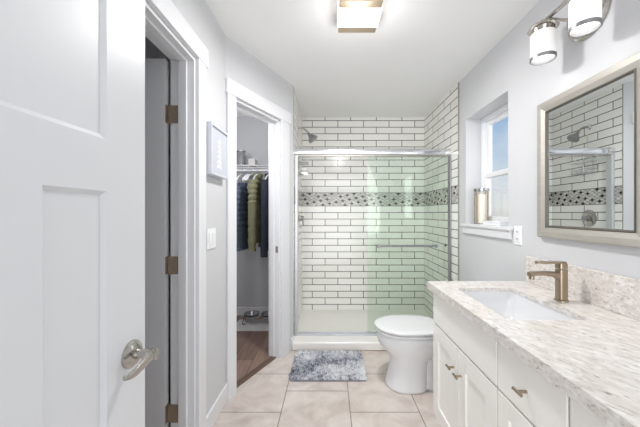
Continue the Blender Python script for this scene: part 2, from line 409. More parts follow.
# closet and the unlit side room
S('wall_closet_back', MB().box(-1.6, -.46, 3.45, 3.55, 0, ZC), 'grey_paint')
S('wall_closet_left', MB().box(-1.6, -1.5, 1.80, 3.45, 0, ZC), 'grey_paint')
S('wall_partition', MB().box(-2.1, -.81, 1.70, 1.80, 0, ZC), 'grey_paint')
S('wall_side_room', MB().box(-2.1, -2.0, .3, 1.70, 0, ZC).box(-2.0, -.81, .3, .4, 0, ZC), 'grey_paint')
# baseboards
def bb(name, mb): S(name, mb, 'trim_white', bevel=.004)
bb('baseboard_left', MB().box(XL, XL+.014, 1.545, 1.885, 0, .11))
bb('baseboard_closet_front', aseg(MB(), .755, SL, -.014, 0, 0, .11))
bb('baseboard_closet_back', MB().box(-1.5, -.46, 3.436, 3.45, 0, .10))
bb('baseboard_right', MB().box(XR-.014, XR, 1.67, 2.54, 0, .11))
# casing, jamb and stop of the side-room doorway
JY = 1.455
b = MB()
b.box(XL, XL+.02, JY, JY+.085, 0, OH+.005).box(XL, XL+.02, .62, .705, 0, OH+.005)                 # legs
b.box(XL, XL+.024, .60, JY+.105, OH+.0, OH+.10)                                                      # head
S('trim_3', b, 'trim_white', bevel=.003)
b = MB().box(-.81, XL+.001, JY+.005-.018, 1.46, 0, OH-.0)
b.box(-.81, XL+.001, .70, .718, 0, OH).box(-.81, XL+.001, .718, JY-.013, OH-.018, OH)
b.box(-.762, -.722, JY-.03, JY-.01, 0, OH-.018).box(-.762, -.722, .718, .732, 0, OH-.018).box(-.762, -.722, .73, JY-.03, OH-.03, OH-.018)
S('trim_4', b, 'trim_white', bevel=.002)
# casing and jamb of the closet opening
b = MB()
aseg(b, OS0-.072, OS0+.004, -.02, 0, 0, OH+.005); aseg(b, OS1-.004, OS1+.115, -.02, 0, 0, OH+.005)
aseg(b, OS0-.085, OS1+.135, -.026, 0, OH, OH+.10)
S('trim_5', b, 'trim_white', bevel=.003)
b = MB()
aseg(b, OS0, OS0+.018, 0, .11, 0, OH); aseg(b, OS1-.018, OS1, 0, .11, 0, OH); aseg(b, OS0, OS1, 0, .11, OH-.018, OH)
aseg(b, OS1-.030, OS1-.018, .045, .085, 0, OH-.018); aseg(b, OS0+.018, OS0+.03, .045, .085, 0, OH-.018); aseg(b, OS0, OS1, .045, .085, OH-.03, OH-.018)
S('trim_6', b, 'trim_white', bevel=.002)
S('trim_7', aseg(MB(), OS0+.018, OS1-.018, .028, .075, -.002, .012), 'brown_strip', bevel=.004)
S('trim_8', aseg(MB(), OS1-.0195, OS1-.0175, .010, .034, .90, .955), 'hinge_bronze')

# window
wx = 1.285
win = bpy.data.objects.new('window_1', None); COL.objects.link(win); win.location = (wx, (WY0+WY1)/2, WZ0); ORG[win.name] = Vector(win.location); win['kind'] = 'structure'
def ringbox(b, x0, x1, y0, y1, z0, z1, t):
    return b.box(x0, x1, y0, y1, z0, z0+t).box(x0, x1, y0, y1, z1-t, z1).box(x0, x1, y0, y0+t, z0+t, z1-t).box(x0, x1, y1-t, y1, z0+t, z1-t)
ringbox(MB(), wx, wx+.07, WY0, WY1, WZ0, WZ1, .032).build('window_frame', 'plastic_white', win, bevel=.003)
zm = 1.545
up = ringbox(MB(), wx+.035, wx+.062, WY0+.03, WY1-.03, zm-.02, WZ1-.03, .032).build('upper_sash', 'plastic_white', win, bevel=.003)
MB().box(wx+.046, wx+.050, WY0+.05, WY1-.05, zm, WZ1-.05).build('pane', 'window_glass', up)
lo = ringbox(MB(), wx+.006, wx+.034, WY0+.03, WY1-.03, WZ0+.03, zm+.02, .032).build('lower_sash', 'plastic_white', win, bevel=.003)
MB().box(wx+.018, wx+.022, WY0+.05, WY1-.05, WZ0+.05, zm).build('pane', 'window_glass', lo)
b = MB().prism([(XR-.034, WY0-.055), (XR, WY0-.055), (XR, WY0), (wx, WY0), (wx, WY1), (XR, WY1), (XR, WY1+.035), (XR-.034, WY1+.035)], WZ0-.022, WZ0).box(XR-.02, XR, WY0-.045, WY1+.025, WZ0-.08, WZ0-.022)
S('trim_9', b, 'trim_white', bevel=.003)

# ------------------------------------------------------------------ entry door, standing open along the left side
DX, DY1, DW = -.40, .614, .76
DY0 = DY1 - DW
door = bpy.data.objects.new('door_1', None); COL.objects.link(door); door.location = (DX-.018, DY0, 0); ORG[door.name] = Vector(door.location); door['kind'] = 'structure'
st = .105; mul = .103
ub, lt = 1.367, 1.275
pw = (DW - 2*st - 2*mul)/3
holes = [(DY0+st, DY1-st, ub, 1.90)] + [(DY0+st+i*(pw+mul), DY0+st+i*(pw+mul)+pw, .24, lt) for i in range(3)]
b = MB()
ys = [DY0, DY0+st] + [v for i in range(3) for v in (DY0+st+i*(pw+mul)+pw, DY0+st+(i+1)*(pw+mul))][:-1] + [DY1]
x0, x1 = DX-.036, DX
for x0, x1 in ((DX-.036, DX),):
    b.box(x0, x1, DY0, DY0+st, .01, 2.02).box(x0, x1, DY1-st, DY1, .01, 2.02)
    b.box(x0, x1, DY0+st, DY1-st, .01, .24).box(x0, x1, DY0+st, DY1-st, lt, ub).box(x0, x1, DY0+st, DY1-st, 1.90, 2.02)
    for i in range(2):
        y = DY0+st+i*(pw+mul)+pw; b.box(x0, x1, y, y+mul, .24, lt)
b.build('door_frame', 'door_white', door)
def recess(b, y0, y1, z0, z1, dp=.006, ch=.008):
    # sunk flat panel with sloped sticking on both faces
    for sgn, xf in ((-1, DX), (1, DX-.036)):
        o = [(y0, z0), (y1, z0), (y1, z1), (y0, z1)]; i_ = [(y0+ch, z0+ch), (y1-ch, z0+ch), (y1-ch, z1-ch), (y0+ch, z1-ch)]
        vo = [b.bm.verts.new((xf, p[0], p[1])) for p in o]; vi = [b.bm.verts.new((xf+sgn*dp, p[0], p[1])) for p in i_]
        for k in range(4): b.bm.faces.new((vo[k], vo[(k+1) % 4], vi[(k+1) % 4], vi[k]))
        b.bm.faces.new(vi)
for h in holes:
    b = MB(); recess(b, *h); b.build('door_panel', 'door_white', door)
hz, hy = .953, .571
h = MB().lathe([(.027, 0), (.027, .004), (.022, .009), (.014, .012)], (DX, hy, hz), 32, 'X').build('door_handle', 'nickel', door, smooth='auto')
MB().lathe([(.0095, .01), (.0095, .038), (.011, .042), (.011, .052), (.008, .055)], (DX, hy, hz), 20, 'X').build('handle_neck', 'nickel', h, smooth='auto')
# wave lever: flat blade pointing back along the door
pts = bez((DX+.047, hy+.006, hz), (DX+.050, hy-.03, hz+.016), (DX+.050, hy-.045, hz-.014), (DX+.046, hy-.082, hz-.002), 14)
rg = []
for i, p in enumerate(pts):
    t = i/14; hh = .010 + .003*math.sin(PI*t) - .005*t; tt = .006 - .003*t
    rg.append([p + Vector((tt*math.cos(a), 0, hh*math.sin(a))) for a in [2*PI*k/14 for k in range(14)]])
MB().rings(rg).build('lever', 'nickel', h, smooth='auto')

# side-room door, swung into the dark side room
d2 = bpy.data.objects.new('door_2', None); COL.objects.link(d2); d2.location = (-.825, 1.44, 0); ORG[d2.name] = Vector(d2.location); d2['kind'] = 'structure'
b = MB()
X0, X1, Y0, Y1 = -1.56, -.826, 1.42, 1.4525
b.box(X0, X0+.105, Y0, Y1, .01, 2.01).box(X1-.105, X1, Y0, Y1, .01, 2.01)
for z0, z1 in ((.01, .24), (lt, ub), (1.9, 2.01)): b.box(X0+.105, X1-.105, Y0, Y1, z0, z1)
b.build('door_frame', 'door_white', d2)
MB().box(X0+.10, X1-.10, Y0+.008, Y1-.008, .23, 1.28).box(X0+.10, X1-.10, Y0+.008, Y1-.008, 1.36, 1.91).build('door_panel', 'door_white', d2)
for z in (1.737, .973, .223):
    b = MB().box(-.826, -.824, 1.422, 1.4515, z-.045, z+.045)
    b.lathe([(.0065, -.047), (.0065, .047)], (-.819, 1.4455, z), 12)
    b.box(-.814, -.768, 1.4345, 1.4368, z-.045, z+.045)
    b.build('hinge', 'hinge_bronze', d2, smooth='auto')

# ------------------------------------------------------------------ shower
pan = thing('shower_pan', ((XS+XR)/2, 3.05, 0), 'low cream shower pan with a raised front curb', 'shower pan')
xa, xb = XS-.008, XR-.009
b = MB()
xin0, xin1, yin0, yin1 = xa+.05, xb-.05, 2.76, 3.40
b.rings([[(xa+.0, 2.70, .002), (xb, 2.70, .002), (xb, YB-.001, .002), (xa, YB-.001, .002)],
         [(xa+.0, 2.70, .06), (xb, 2.70, .06), (xb, YB-.001, .06), (xa, YB-.001, .06)],
         [(xa+.018, 2.715, .058), (xb-.018, 2.715, .058), (xb-.018, YB-.02, .058), (xa+.018, YB-.02, .058)],
         [(xin0, yin0, .033), (xin1, yin0, .033), (xin1, yin1, .033), (xin0, yin1, .033)],
         [(.40, 2.87, .028), (.44, 2.87, .028), (.44, 2.90, .028), (.40, 2.90, .028)]])
b.build('basin', 'acrylic', pan, smooth='auto')
MB().box(xa+.001, xb, 2.548, 2.735, .002, .078).build('curb', 'acrylic', pan, bevel=.012, seg=3)
MB().lathe([(.04, .027), (.04, .033), (.034, .035)], (.39, 2.87, 0), 24).build('drain', 'chrome', pan, smooth='auto')

sd = thing('shower_door', (.4, 2.68, .078), 'chrome framed sliding glass shower door with both panels slid right', 'shower door')
XD0, XD1 = XS+.001, XR-.009
# header: rounded profile along x
prof = []
for a in range(0, 360, 15):
    ca, sa = math.cos(R(a)), math.sin(R(a))
    prof.append((.032*math.copysign(abs(ca)**.5, ca), .033*math.copysign(abs(sa)**.5, sa)))
b = MB().rings([[(x, 2.685+p, 1.820+q) for p, q in prof] for x in (XD0, XD1)])
hd = b.build('header_rail', 'chrome', sd, smooth='auto')
MB().box(XD0, XD1, 2.662, 2.708, 1.776, 1.789).build('roller_channel', 'nickel', hd, bevel=.002)
for x0, x1 in ((XD0, XD0+.030), (XD1-.012, XD1)):
    MB().box(x0, x1, 2.655, 2.715, .080, 1.787).build('side_jamb', 'satin_chrome' if x0 < 0 else 'rim_metal', sd, bevel=.006, seg=3)
MB().box(XD0, XD1, 2.655, 2.715, .078, .094).box(XD0, XD1, 2.680, 2.686, .094, .104).build('bottom_track', 'satin_chrome', sd, bevel=.002)
for y, xs in ((2.668, (.352, 1.112)), (2.700, (.362, 1.120))):
    g = MB().box(xs[0], xs[1], y-.003, y+.003, .100, 1.786).build('glass_panel', 'shower_glass', sd)
    if y < 2.68:
        b = MB().tube([(.437, 2.605, .932), (1.0, 2.605, .932)], .009, 14)
        b.tube([(.445, 2.605, .917), (.445, 2.605, .947)], .011, 10)
        tb = b.build('towel_bar', 'rim_metal', g, smooth='auto')
        b = MB()
        for x in (.455, .982):
            b.lathe([(.016, -.008), (.016, 0), (.008, .003), (.008, .06)], (x, 2.665-.06, .932), 16, 'Y')
        b.build('bar_post', 'rim_metal', g, smooth='auto')
        MB().lathe([(.008, -.006), (.008, 0)], (1.095, 2.665, .93), 12, 'Y').build('bumper', 'black_metal', g)

sd.location.y += .03
YS = 2.96
sh = thing('shower_fixture', (XS, YS, 2.12), 'chrome shower head on bent arm high on left tiled wall', 'shower head')
MB().lathe([(.030, 0), (.030, .004), (.016, .012), (.012, .014)], (XS, YS, 2.12), 24, 'X').build('flange', 'chrome', sh, smooth='auto')
MB().tube(bez((XS+.002, YS, 2.12), (XS+.06, YS, 2.135), (XS+.085, YS, 2.11), (XS+.115, YS, 2.065), 12), .009, 12).build('arm', 'nickel', sh, smooth='auto')
mt = Matrix.Translation((XS+.115, YS, 2.065)) @ Matrix.Rotation(R(-38), 4, 'Y')
b = MB().lathe([(.012, .012), (.016, -.006), (.020, -.020), (.046, -.056), (.054, -.070), (.054, -.080), (.046, -.083)], (0, 0, 0), 28)
for v in b.bm.verts: v.co = mt @ v.co
b.build('spray_head', 'rim_metal', sh, smooth='auto')
va = thing('shower_valve', (XS, YS, 1.185), 'round chrome shower valve with lever on the left tiled wall', 'valve')
MB().lathe([(.088, 0), (.088, .004), (.078, .010), (.060, .013), (.034, .015), (.030, .03)], (XS, YS, 1.185), 36, 'X').build('escutcheon', 'nickel', va, smooth='auto')
MB().lathe([(.026, .028), (.026, .055), (.020, .062)], (XS, YS, 1.185), 24, 'X').tube([(XS+.045, YS, 1.185), (XS+.055, YS-.02, 1.15), (XS+.058, YS-.03, 1.115)], [.010, .009, .007], 12).build('lever', 'rim_metal', va, smooth='auto')
ca = thing('shower_caddy', (XS, 2.97, 1.63), 'chrome wire shower caddy hung on the left tiled wall', 'caddy')
b = MB(); cx0, cy0, cy1 = XS+.006, 2.87, 3.07
b.tube([(cx0, 2.92, 1.63), (cx0, 2.92, 1.83), (cx0, 2.97, 1.87), (cx0, 3.02, 1.83), (cx0, 3.02, 1.63)], .0035, 8)
b.tube([(cx0, 2.97, 1.87), (cx0, 2.97, 1.96), (cx0+.004, 2.97, 2.05)], .0035, 8)
b.build('back_frame', 'chrome', ca, smooth='auto')
for z in (1.65, 1.76):
    b = MB()
    for zz in (z, z+.035):
        b.tube([(cx0, cy0, zz), (cx0+.10, cy0, zz), (cx0+.10, cy1, zz), (cx0, cy1, zz)], .0032, 8, closed=True)
    for k in range(8):
        y = cy0 + (cy1-cy0)*k/7; b.tube([(cx0, y, z), (cx0+.10, y, z)], .002, 6)
    b.build('basket', 'chrome', ca, smooth='auto')

# ------------------------------------------------------------------ vanity
CX, CT = .59, .84                      # front plane of the doors, counter top height
BACK = XR - .002
def shaker(y0, y1, z0, z1, st=.075):
    b = MB(); x0, x1 = CX, CX+.019
    b.box(x0, x1, y0, y0+st, z0, z1).box(x0, x1, y1-st, y1, z0, z1).box(x0, x1, y0+st, y1-st, z0, z0+st).box(x0, x1, y0+st, y1-st, z1-st, z1)
    b.box(x0+.009, x1, y0+st, y1-st, z0+st, z1-st); return b
def tbar(parent, y, z, half=.019):
    b = MB().tube([(CX-.028, y-half, z), (CX-.028, y+half, z)], .0052, 12).tube([(CX, y, z), (CX-.028, y, z)], .0048, 12)
    return b.build('handle', 'bronze_nickel', parent, smooth='auto')
def carcass(t, y0, y1):
    MB().box(CX+.0195, BACK, y0+.001, y0+.017, .095, .799).box(CX+.0195, BACK, y1-.017, y1-.001, .095, .799).box(BACK-.010, BACK, y0+.017, y1-.017, .095, .799).box(CX+.0195, BACK-.010, y0+.017, y1-.017, .095, .112).build('body', 'cabinet_white', t)
    MB().box(CX+.07, BACK, y0+.001, y1-.001, 0, .095).build('toe_kick', 'cabinet_white', t)
    MB().box(CX+.0165, CX+.0195, y0+.001, y1-.001, .10, .799).build('face_frame', 'shadow_gap', t)  # sheet behind the fronts, toned as gap shade
G = .0045
def sink_base(y0, y1, label):
    t = thing('sink_cabinet', (.87, (y0+y1)/2, 0), label, 'cabinet')
    carcass(t, y0, y1)
    MB().box(CX, CX+.0165, y0+G, y1-G, .623, .794).build('false_front', 'cabinet_white', t, bevel=.002)
    ym = (y0+y1)/2
    for a, c, hy in ((y0+G, ym-G*.6, ym-.038), (ym+G*.6, y1-G, ym+.038)):
        d = shaker(a, c, .10, .613).build('door', 'cabinet_white', t, bevel=.0015)
        tbar(d, hy, .503)
    return t
sink_base(1.003, 1.628, 'white shaker sink cabinet under the basin, end nearest the toilet')
sink_base(.085, .703, 'white vanity cabinet nearest the camera, mostly below the granite top')
t = thing('drawer_cabinet', (.87, .853, 0), 'narrow white drawer cabinet right of the basin cabinet, one T handle', 'cabinet')
carcass(t, .703, 1.003)
d = MB().box(CX, CX+.0165, .703+G, 1.003-G, .623, .794).build('drawer', 'cabinet_white', t, bevel=.002); tbar(d, .853, .70)
for z0, z1 in ((.362, .613), (.10, .352)):
    d = shaker(.703+G, 1.003-G, z0, z1, .06).build('drawer', 'cabinet_white', t, bevel=.0015); tbar(d, .853, (z0+z1)/2)

# countertop with basin cut-out and backsplash
ct = thing('countertop', (.86, .87, .80), 'cream and brown speckled granite vanity top', 'countertop')
FX, CY0, CY1 = .567, .05, 1.66
SX0, SX1, SY0, SY1 = .665, .968, 1.053, 1.506
hole = rrect(SX0, SX1, SY0, SY1, .03)
b = MB()
def slab_with_hole(b, x0, x1, y0, y1, hole, z0, z1):
    cx, cy = (SX0+SX1)/2, (SY0+SY1)/2
    n = len(hole); outer = []
    for hx, hy in hole:        # project each hole point out to the rectangle
        dx, dy = hx-cx, hy-cy
        k = min((x1-cx)/dx if dx > 1e-9 else 1e9, (x0-cx)/dx if dx < -1e-9 else 1e9, (y1-cy)/dy if dy > 1e-9 else 1e9, (y0-cy)/dy if dy < -1e-9 else 1e9)
        outer.append([cx+dx*k, cy+dy*k])
    for X in (x0, x1):
        for Y in (y0, y1):
            i = min(range(n), key=lambda q: (outer[q][0]-X)**2 + (outer[q][1]-Y)**2); outer[i] = [X, Y]
    vs = [[b.bm.verts.new((p[0], p[1], z)) for p in L] for L, z in ((hole, z0), (hole, z1), (outer, z1), (outer, z0))]
    for a in range(4):
        A, Bq = vs[a], vs[(a+1) % 4]
        for i in range(n): b.bm.faces.new((A[i], A[(i+1) % n], Bq[(i+1) % n], Bq[i]))
slab_with_hole(b, FX, BACK, .98, CY1, hole, .82, CT)
b.box(FX, BACK, CY0, .98, .82, CT)
b.box(FX, FX+.022, CY0, CY1, .80, .82).box(FX+.022, BACK, CY1-.022, CY1, .80, .82).box(FX+.022, BACK, CY0, CY0+.022, .80, .82)
bm = b.bm
b.build('slab', 'granite', ct)
MB().box(XR-.022, XR-.002, CY0, CY1-.01, CT, .99).build('backsplash', 'granite', ct, bevel=.003)
sk = thing('sink', ((SX0+SX1)/2, (SY0+SY1)/2, .66), 'white rectangular undermount basin set in the granite', 'sink')
rgs = []
for ins, z, r in ((-.004, .819, .034), (-.003, .80, .034), (.004, .74, .04), (.022, .69, .05), (.05, .672, .05), (.11, .666, .03)):
    rgs.append([(x, y, z) for x, y in rrect(SX0+ins, SX1-ins, SY0+ins, SY1-ins, r)])
outer_r = [[(x, y, z) for x, y in rrect(SX0-.02, SX1+.02, SY0-.02, SY1+.02, .045)] for z in (.655, .819)]
b = MB(); b.rings(outer_r + rgs)
b.build('basin', 'porcelain', sk, smooth='auto')
MB().lathe([(.024, .662), (.024, .668), (.016, .670), (.014, .667)], ((SX0+SX1)/2, (SY0+SY1)/2, 0), 24).build('drain', 'chrome', sk, smooth='auto')

# faucet
fy, fx = 1.289, 1.050
fc = thing('faucet', (fx, fy, CT), 'brushed bronze single lever faucet behind the basin', 'faucet')
MB().lathe([(.027, 0), (.027, .005), (.022, .008)], (fx, fy, CT), 28).build('base', 'bronze_nickel', fc, smooth='auto')
MB().prism(rrect(fx-.020, fx+.020, fy-.019, fy+.019, .011), CT+.005, CT+.142).build('body', 'bronze_nickel', fc, smooth='auto')
b = MB()
rg = []
for x, z, hz_, hy_ in ((fx-.008, .108, .020, .017), (fx-.03, .117, .015, .017), (fx-.055, .122, .011, .017), (fx-.09, .1245, .0095, .017), (fx-.132, .123, .009, .0165), (fx-.146, .119, .010, .016)):
    rg.append([(x, fy+hy_*math.copysign(abs(math.cos(a))**.5, math.cos(a)), CT+z+hz_*math.copysign(abs(math.sin(a))**.5, math.sin(a))) for a in [2*PI*k/20 for k in range(20)]])
b.rings(rg).lathe([(.011, -.018), (.011, .0)], (fx-.135, fy, CT+.115), 16)
b.build('spout', 'bronze_nickel', fc, smooth='auto')
b = MB().prism(rrect(fx-.020, fx+.020, fy-.019, fy+.019, .011), CT+.146, CT+.170)
b.prism(rrect(fx-.115, fx+.018, fy-.011, fy+.011, .005), CT+.168, CT+.178)
b.build('lever', 'bronze_nickel', fc, smooth='auto')

# ------------------------------------------------------------------ toilet
ty = 2.07
to = thing('toilet', (.72, ty, 0), 'white toilet with closed lid between vanity and shower', 'toilet')
def egg(xf, xb, hw, z, n=40, flat=.0, p=2.2):
    """plan outline: rounded front at xf, squarer back at xb"""
    pts = []; xm = xf + (xb-xf)*.42
    for k in range(n):
        a = 2*PI*k/n; c, s_ = math.cos(a), math.sin(a)
        if c < 0: x = xm + c*(xm-xf); y = hw*s_
        else:
            q = 3.2; x = xm + (abs(c)**(2/q))*(xb-xm); y = hw*math.copysign(abs(s_)**(2/q), s_)*(1-.12*flat)
        pts.append((x, ty+y, z))
    return pts
b = MB()
b.rings([egg(.410, .68, .128, 0), egg(.402, .69, .136, .004), egg(.405, .69, .136, .02), egg(.425, .69, .125, .08), egg(.437, .69, .119, .15), egg(.438, .70, .121, .205), egg(.418, .74, .132, .238), egg(.384, .80, .149, .272), egg(.354, .86, .164, .308), egg(.345, .90, .168, .335), egg(.344, .90, .169, .36), egg(.346, .90, .168, .380), egg(.356, .895, .160, .385)])
b.rings([egg(.60, .98, .105, 0), egg(.60, .98, .105, .02), egg(.60, .98, .085, .04), egg(.60, .98, .082, .30), egg(.62, .99, .15, .36), egg(.62, .99, .16, .398)])
# trapway bulge on each side
for sg in (-1, 1):
    b.tube([(.60, ty+sg*.06, .30), (.70, ty+sg*.075, .285), (.79, ty+sg*.08, .22), (.83, ty+sg*.08, .13), (.84, ty+sg*.075, .03)], [.04, .055, .058, .052, .05], 16)
b.build('bowl', 'porcelain', to, smooth=True)
b = MB().rings([egg(.36, .79, .150, .3885), egg(.333, .805, .178, .3935), egg(.330, .805, .180, .398), egg(.330, .805, .180, .406), egg(.336, .80, .174, .4095)])
b.build('seat', 'porcelain', to, smooth='auto')
b = MB().rings([egg(.36, .79, .150, .4125), egg(.330, .80, .180, .4175), egg(.327, .806, .182, .420), egg(.327, .806, .182, .429), egg(.334, .80, .176, .435), egg(.37, .77, .145, .4385), egg(.45, .70, .08, .440)])
b.build('lid', 'porcelain', to, smooth='auto')
for sg in (-1, 1):
    MB().lathe([(.014, .398), (.014, .44), (.010, .444)], (.82, ty+sg*.07, 0), 16).build('hinge', 'plastic_white', to, smooth='auto')
tk = MB().prism(rrect(.95, 1.135, ty-.20, ty+.20, .03), .385, .665).build('tank', 'porcelain', to, smooth='auto')
MB().prism(rrect(.942, 1.139, ty-.208, ty+.208, .03), .667, .695).build('tank_lid', 'porcelain', to, smooth='auto', bevel=.006)
MB().lathe([(.012, -.018), (.012, 0)], (.95, ty-.14, .62), 14, 'X').box(.930, .938, ty-.15, ty-.07, .612, .626).build('flush_lever', 'chrome', tk, smooth='auto')

# ------------------------------------------------------------------ rug
rg_ = thing('bath_rug', (-.01, 2.29, 0), 'grey and white shaggy bath rug in front of the shower curb', 'rug')
RX0, RX1, RY0, RY1 = -.298, .272, 2.085, 2.50
MB().prism(rrect(RX0, RX1, RY0, RY1, .02), .001, .010).build('backing', 'rug_backing', rg_)
b = MB(); rnd = random.Random(3)
nx, ny = 88, 64
for i in range(nx):
    for j in range(ny):
        x = RX0+.004 + (RX1-RX0-.008)*(i+rnd.random())/nx; y = RY0+.004 + (RY1-RY0-.008)*(j+rnd.random())/ny
        h = .018+.020*rnd.random(); a = rnd.random()*2*PI; l = .018*rnd.random()+.003; r = .0042
        tip = Vector((x+l*math.cos(a), y+l*math.sin(a), .008+h))
        base = [Vector((x+r*math.cos(a+q), y+r*math.sin(a+q), .008)) for q in (0, 2*PI/3, 4*PI/3)]
        mid = [p.lerp(tip, .6) + (p-Vector((x, y, .008)))*.5 for p in base]
        vb = [b.bm.verts.new(p) for p in base]; vm = [b.bm.verts.new(p) for p in mid]; vt = b.bm.verts.new(tip)
        for k in range(3):
            b.bm.faces.new((vb[k], vb[(k+1) % 3], vm[(k+1) % 3], vm[k])); b.bm.faces.new((vm[k], vm[(k+1) % 3], vt))
b.build('pile', 'rug_pile', rg_, kind='stuff')

# ------------------------------------------------------------------ mirror, switch, outlet
mi = thing('wall_mirror', (XR, 1.274, 1.109), 'rectangular mirror in champagne silver frame above the vanity', 'mirror')
MY0, MY1, MZ0, MZ1, FW = .995, 1.553, 1.109, 1.826, .061
def frame_ring(b, y0, y1, z0, z1, prof):
    """prof: (inset, x) closed loop swept round the rectangle with mitred corners"""
    cs = [(y0, z0, 1, 1), (y1, z0, -1, 1), (y1, z1, -1, -1), (y0, z1, 1, -1)]
    rr = [[b.bm.verts.new((x, cy+sy*i, cz+sz*i)) for i, x in prof] for cy, cz, sy, sz in cs]
    n = len(prof)
    for k in range(4):
        A, Bq = rr[k], rr[(k+1) % 4]
        for i in range(n): b.bm.faces.new((A[i], A[(i+1) % n], Bq[(i+1) % n], Bq[i]))
    return b
frame_ring(MB(), MY0, MY1, MZ0, MZ1, [(0, XR-.001), (0, XR-.022), (.006, XR-.028), (.03, XR-.026), (FW-.012, XR-.020), (FW-.006, XR-.018), (FW-.006, XR-.001)]).build('frame', 'frame_silver', mi)
frame_ring(MB(), MY0+FW-.008, MY1-FW+.008, MZ0+FW-.008, MZ1-FW+.008, [(0, XR-.002), (0, XR-.020), (.005, XR-.022), (.010, XR-.016), (.010, XR-.002)]).build('bead', 'frame_bead', mi)
MB().box(XR-.012, XR-.002, MY0+FW-.004, MY1-FW+.004, MZ0+FW-.004, MZ1-FW+.004).build('mirror_pane', 'mirror_glass', mi)

mi.location.x -= .0045; mi.rotation_euler = (0, 0, R(-.8))      # hangs a hair out of true
ou = thing('wall_outlet', (XR, 1.742, 1.10), 'white outlet plate on the wall right of the window', 'outlet')
MB().box(XR-.006, XR, 1.706, 1.778, 1.042, 1.158).build('plate', 'plastic_white', ou, bevel=.002)
for z in (1.078, 1.122):
    f = MB().box(XR-.009, XR-.006, 1.726, 1.758, z-.016, z+.016).build('socket', 'plastic_white', ou, bevel=.001)
    MB().box(XR-.0095, XR-.009, 1.734, 1.737, z-.005, z+.008).box(XR-.0095, XR-.009, 1.747, 1.750, z-.005, z+.008).build('slot', 'dark_slot', f)
sw = thing('light_switch', (XL, 1.645, 1.09), 'white double rocker switch plate on left wall below the picture', 'light switch')
MB().box(XL, XL+.006, 1.587, 1.703, 1.032, 1.148).build('plate', 'plastic_white', sw, bevel=.002)
for y in (1.622, 1.668):
    MB().box(XL+.006, XL+.010, y-.016, y+.016, 1.057, 1.123).build('rocker', 'plastic_white', sw, bevel=.0015)

# ------------------------------------------------------------------ picture
pc = thing('framed_picture', (XL, 1.685, 1.45), 'small framed picture of a pale leafy sprig on left wall', 'picture')
PY0, PY1, PZ0, PZ1 = 1.558, 1.81, 1.452, 1.742
b = MB(); x1 = XL+.042
b.box(XL+.001, x1, PY0, PY1, PZ0, PZ0+.014).box(XL+.001, x1, PY0, PY1, PZ1-.014, PZ1).box(XL+.001, x1, PY0, PY0+.014, PZ0+.014, PZ1-.014).box(XL+.001, x1, PY1-.014, PY1, PZ0+.014, PZ1-.014)
b.build('frame', 'picture_frame', pc, bevel=.002)
art = MB().box(XL+.002, x1-.008, PY0+.012, PY1-.012, PZ0+.012, PZ1-.012).build('artwork', 'picture_ground', pc)
b = MB(); xc = x1-.0075; yc = (PY0+PY1)/2
b.box(xc-.001, xc+.0005, yc-.002, yc+.002, PZ0+.045, PZ1-.06)
for k in range(6):
    for sg in (-1, 1):
        zc = PZ0+.075+k*.028; Lf = .042-.003*k
        mtx = Matrix.Translation((xc, yc, zc)) @ Matrix.Rotation(-sg*R(40), 4, 'X')
        pts = [(sg*Lf*(1-math.cos(a))/2, .009*math.sin(a)) for a in [2*PI*i/16 for i in range(16)]]
        va_ = [b.bm.verts.new(mtx @ Vector((.0006, -p[0] if False else p[0], p[1]))) for p in pts]
        b.bm.faces.new(va_)
b.build('sprig', 'picture_leaf', art)

# ------------------------------------------------------------------ lamps
cl = thing('ceiling_light', (.162, 1.60, ZC), 'square flush ceiling light with glowing glass and nickel bands', 'ceiling light')
LX0, LX1, LY0, LY1, LZ = .043, .281, 1.468, 1.728, 2.33
MB().box(LX0+.012, LX1-.012, LY0+.02, LY1-.02, ZC-.02, ZC-.001).build('canopy', 'lamp_metal', cl, bevel=.002)
MB().box(LX0+.006, LX1-.006, LY0, LY0+.05, LZ+.004, ZC-.02).build('band', 'lamp_metal', cl, bevel=.002)
MB().box(LX0+.006, LX1-.006, LY1-.055, LY1, LZ+.004, ZC-.02).build('band', 'lamp_metal', cl, bevel=.002)
MB().box(LX0, LX1, LY0+.05, LY1-.055, LZ, ZC-.02).build('glass_shade', 'diffuser', cl, bevel=.004)
lamp('ceiling_lamp_light', 'AREA', ((LX0+LX1)/2, (LY0+LY1)/2, LZ-.006), CEIL_W, .20, .14)
lamp('ceiling_lamp_glow', 'POINT', ((LX0+LX1)/2, (LY0+LY1)/2, LZ-.17), CEIL_P, .07)

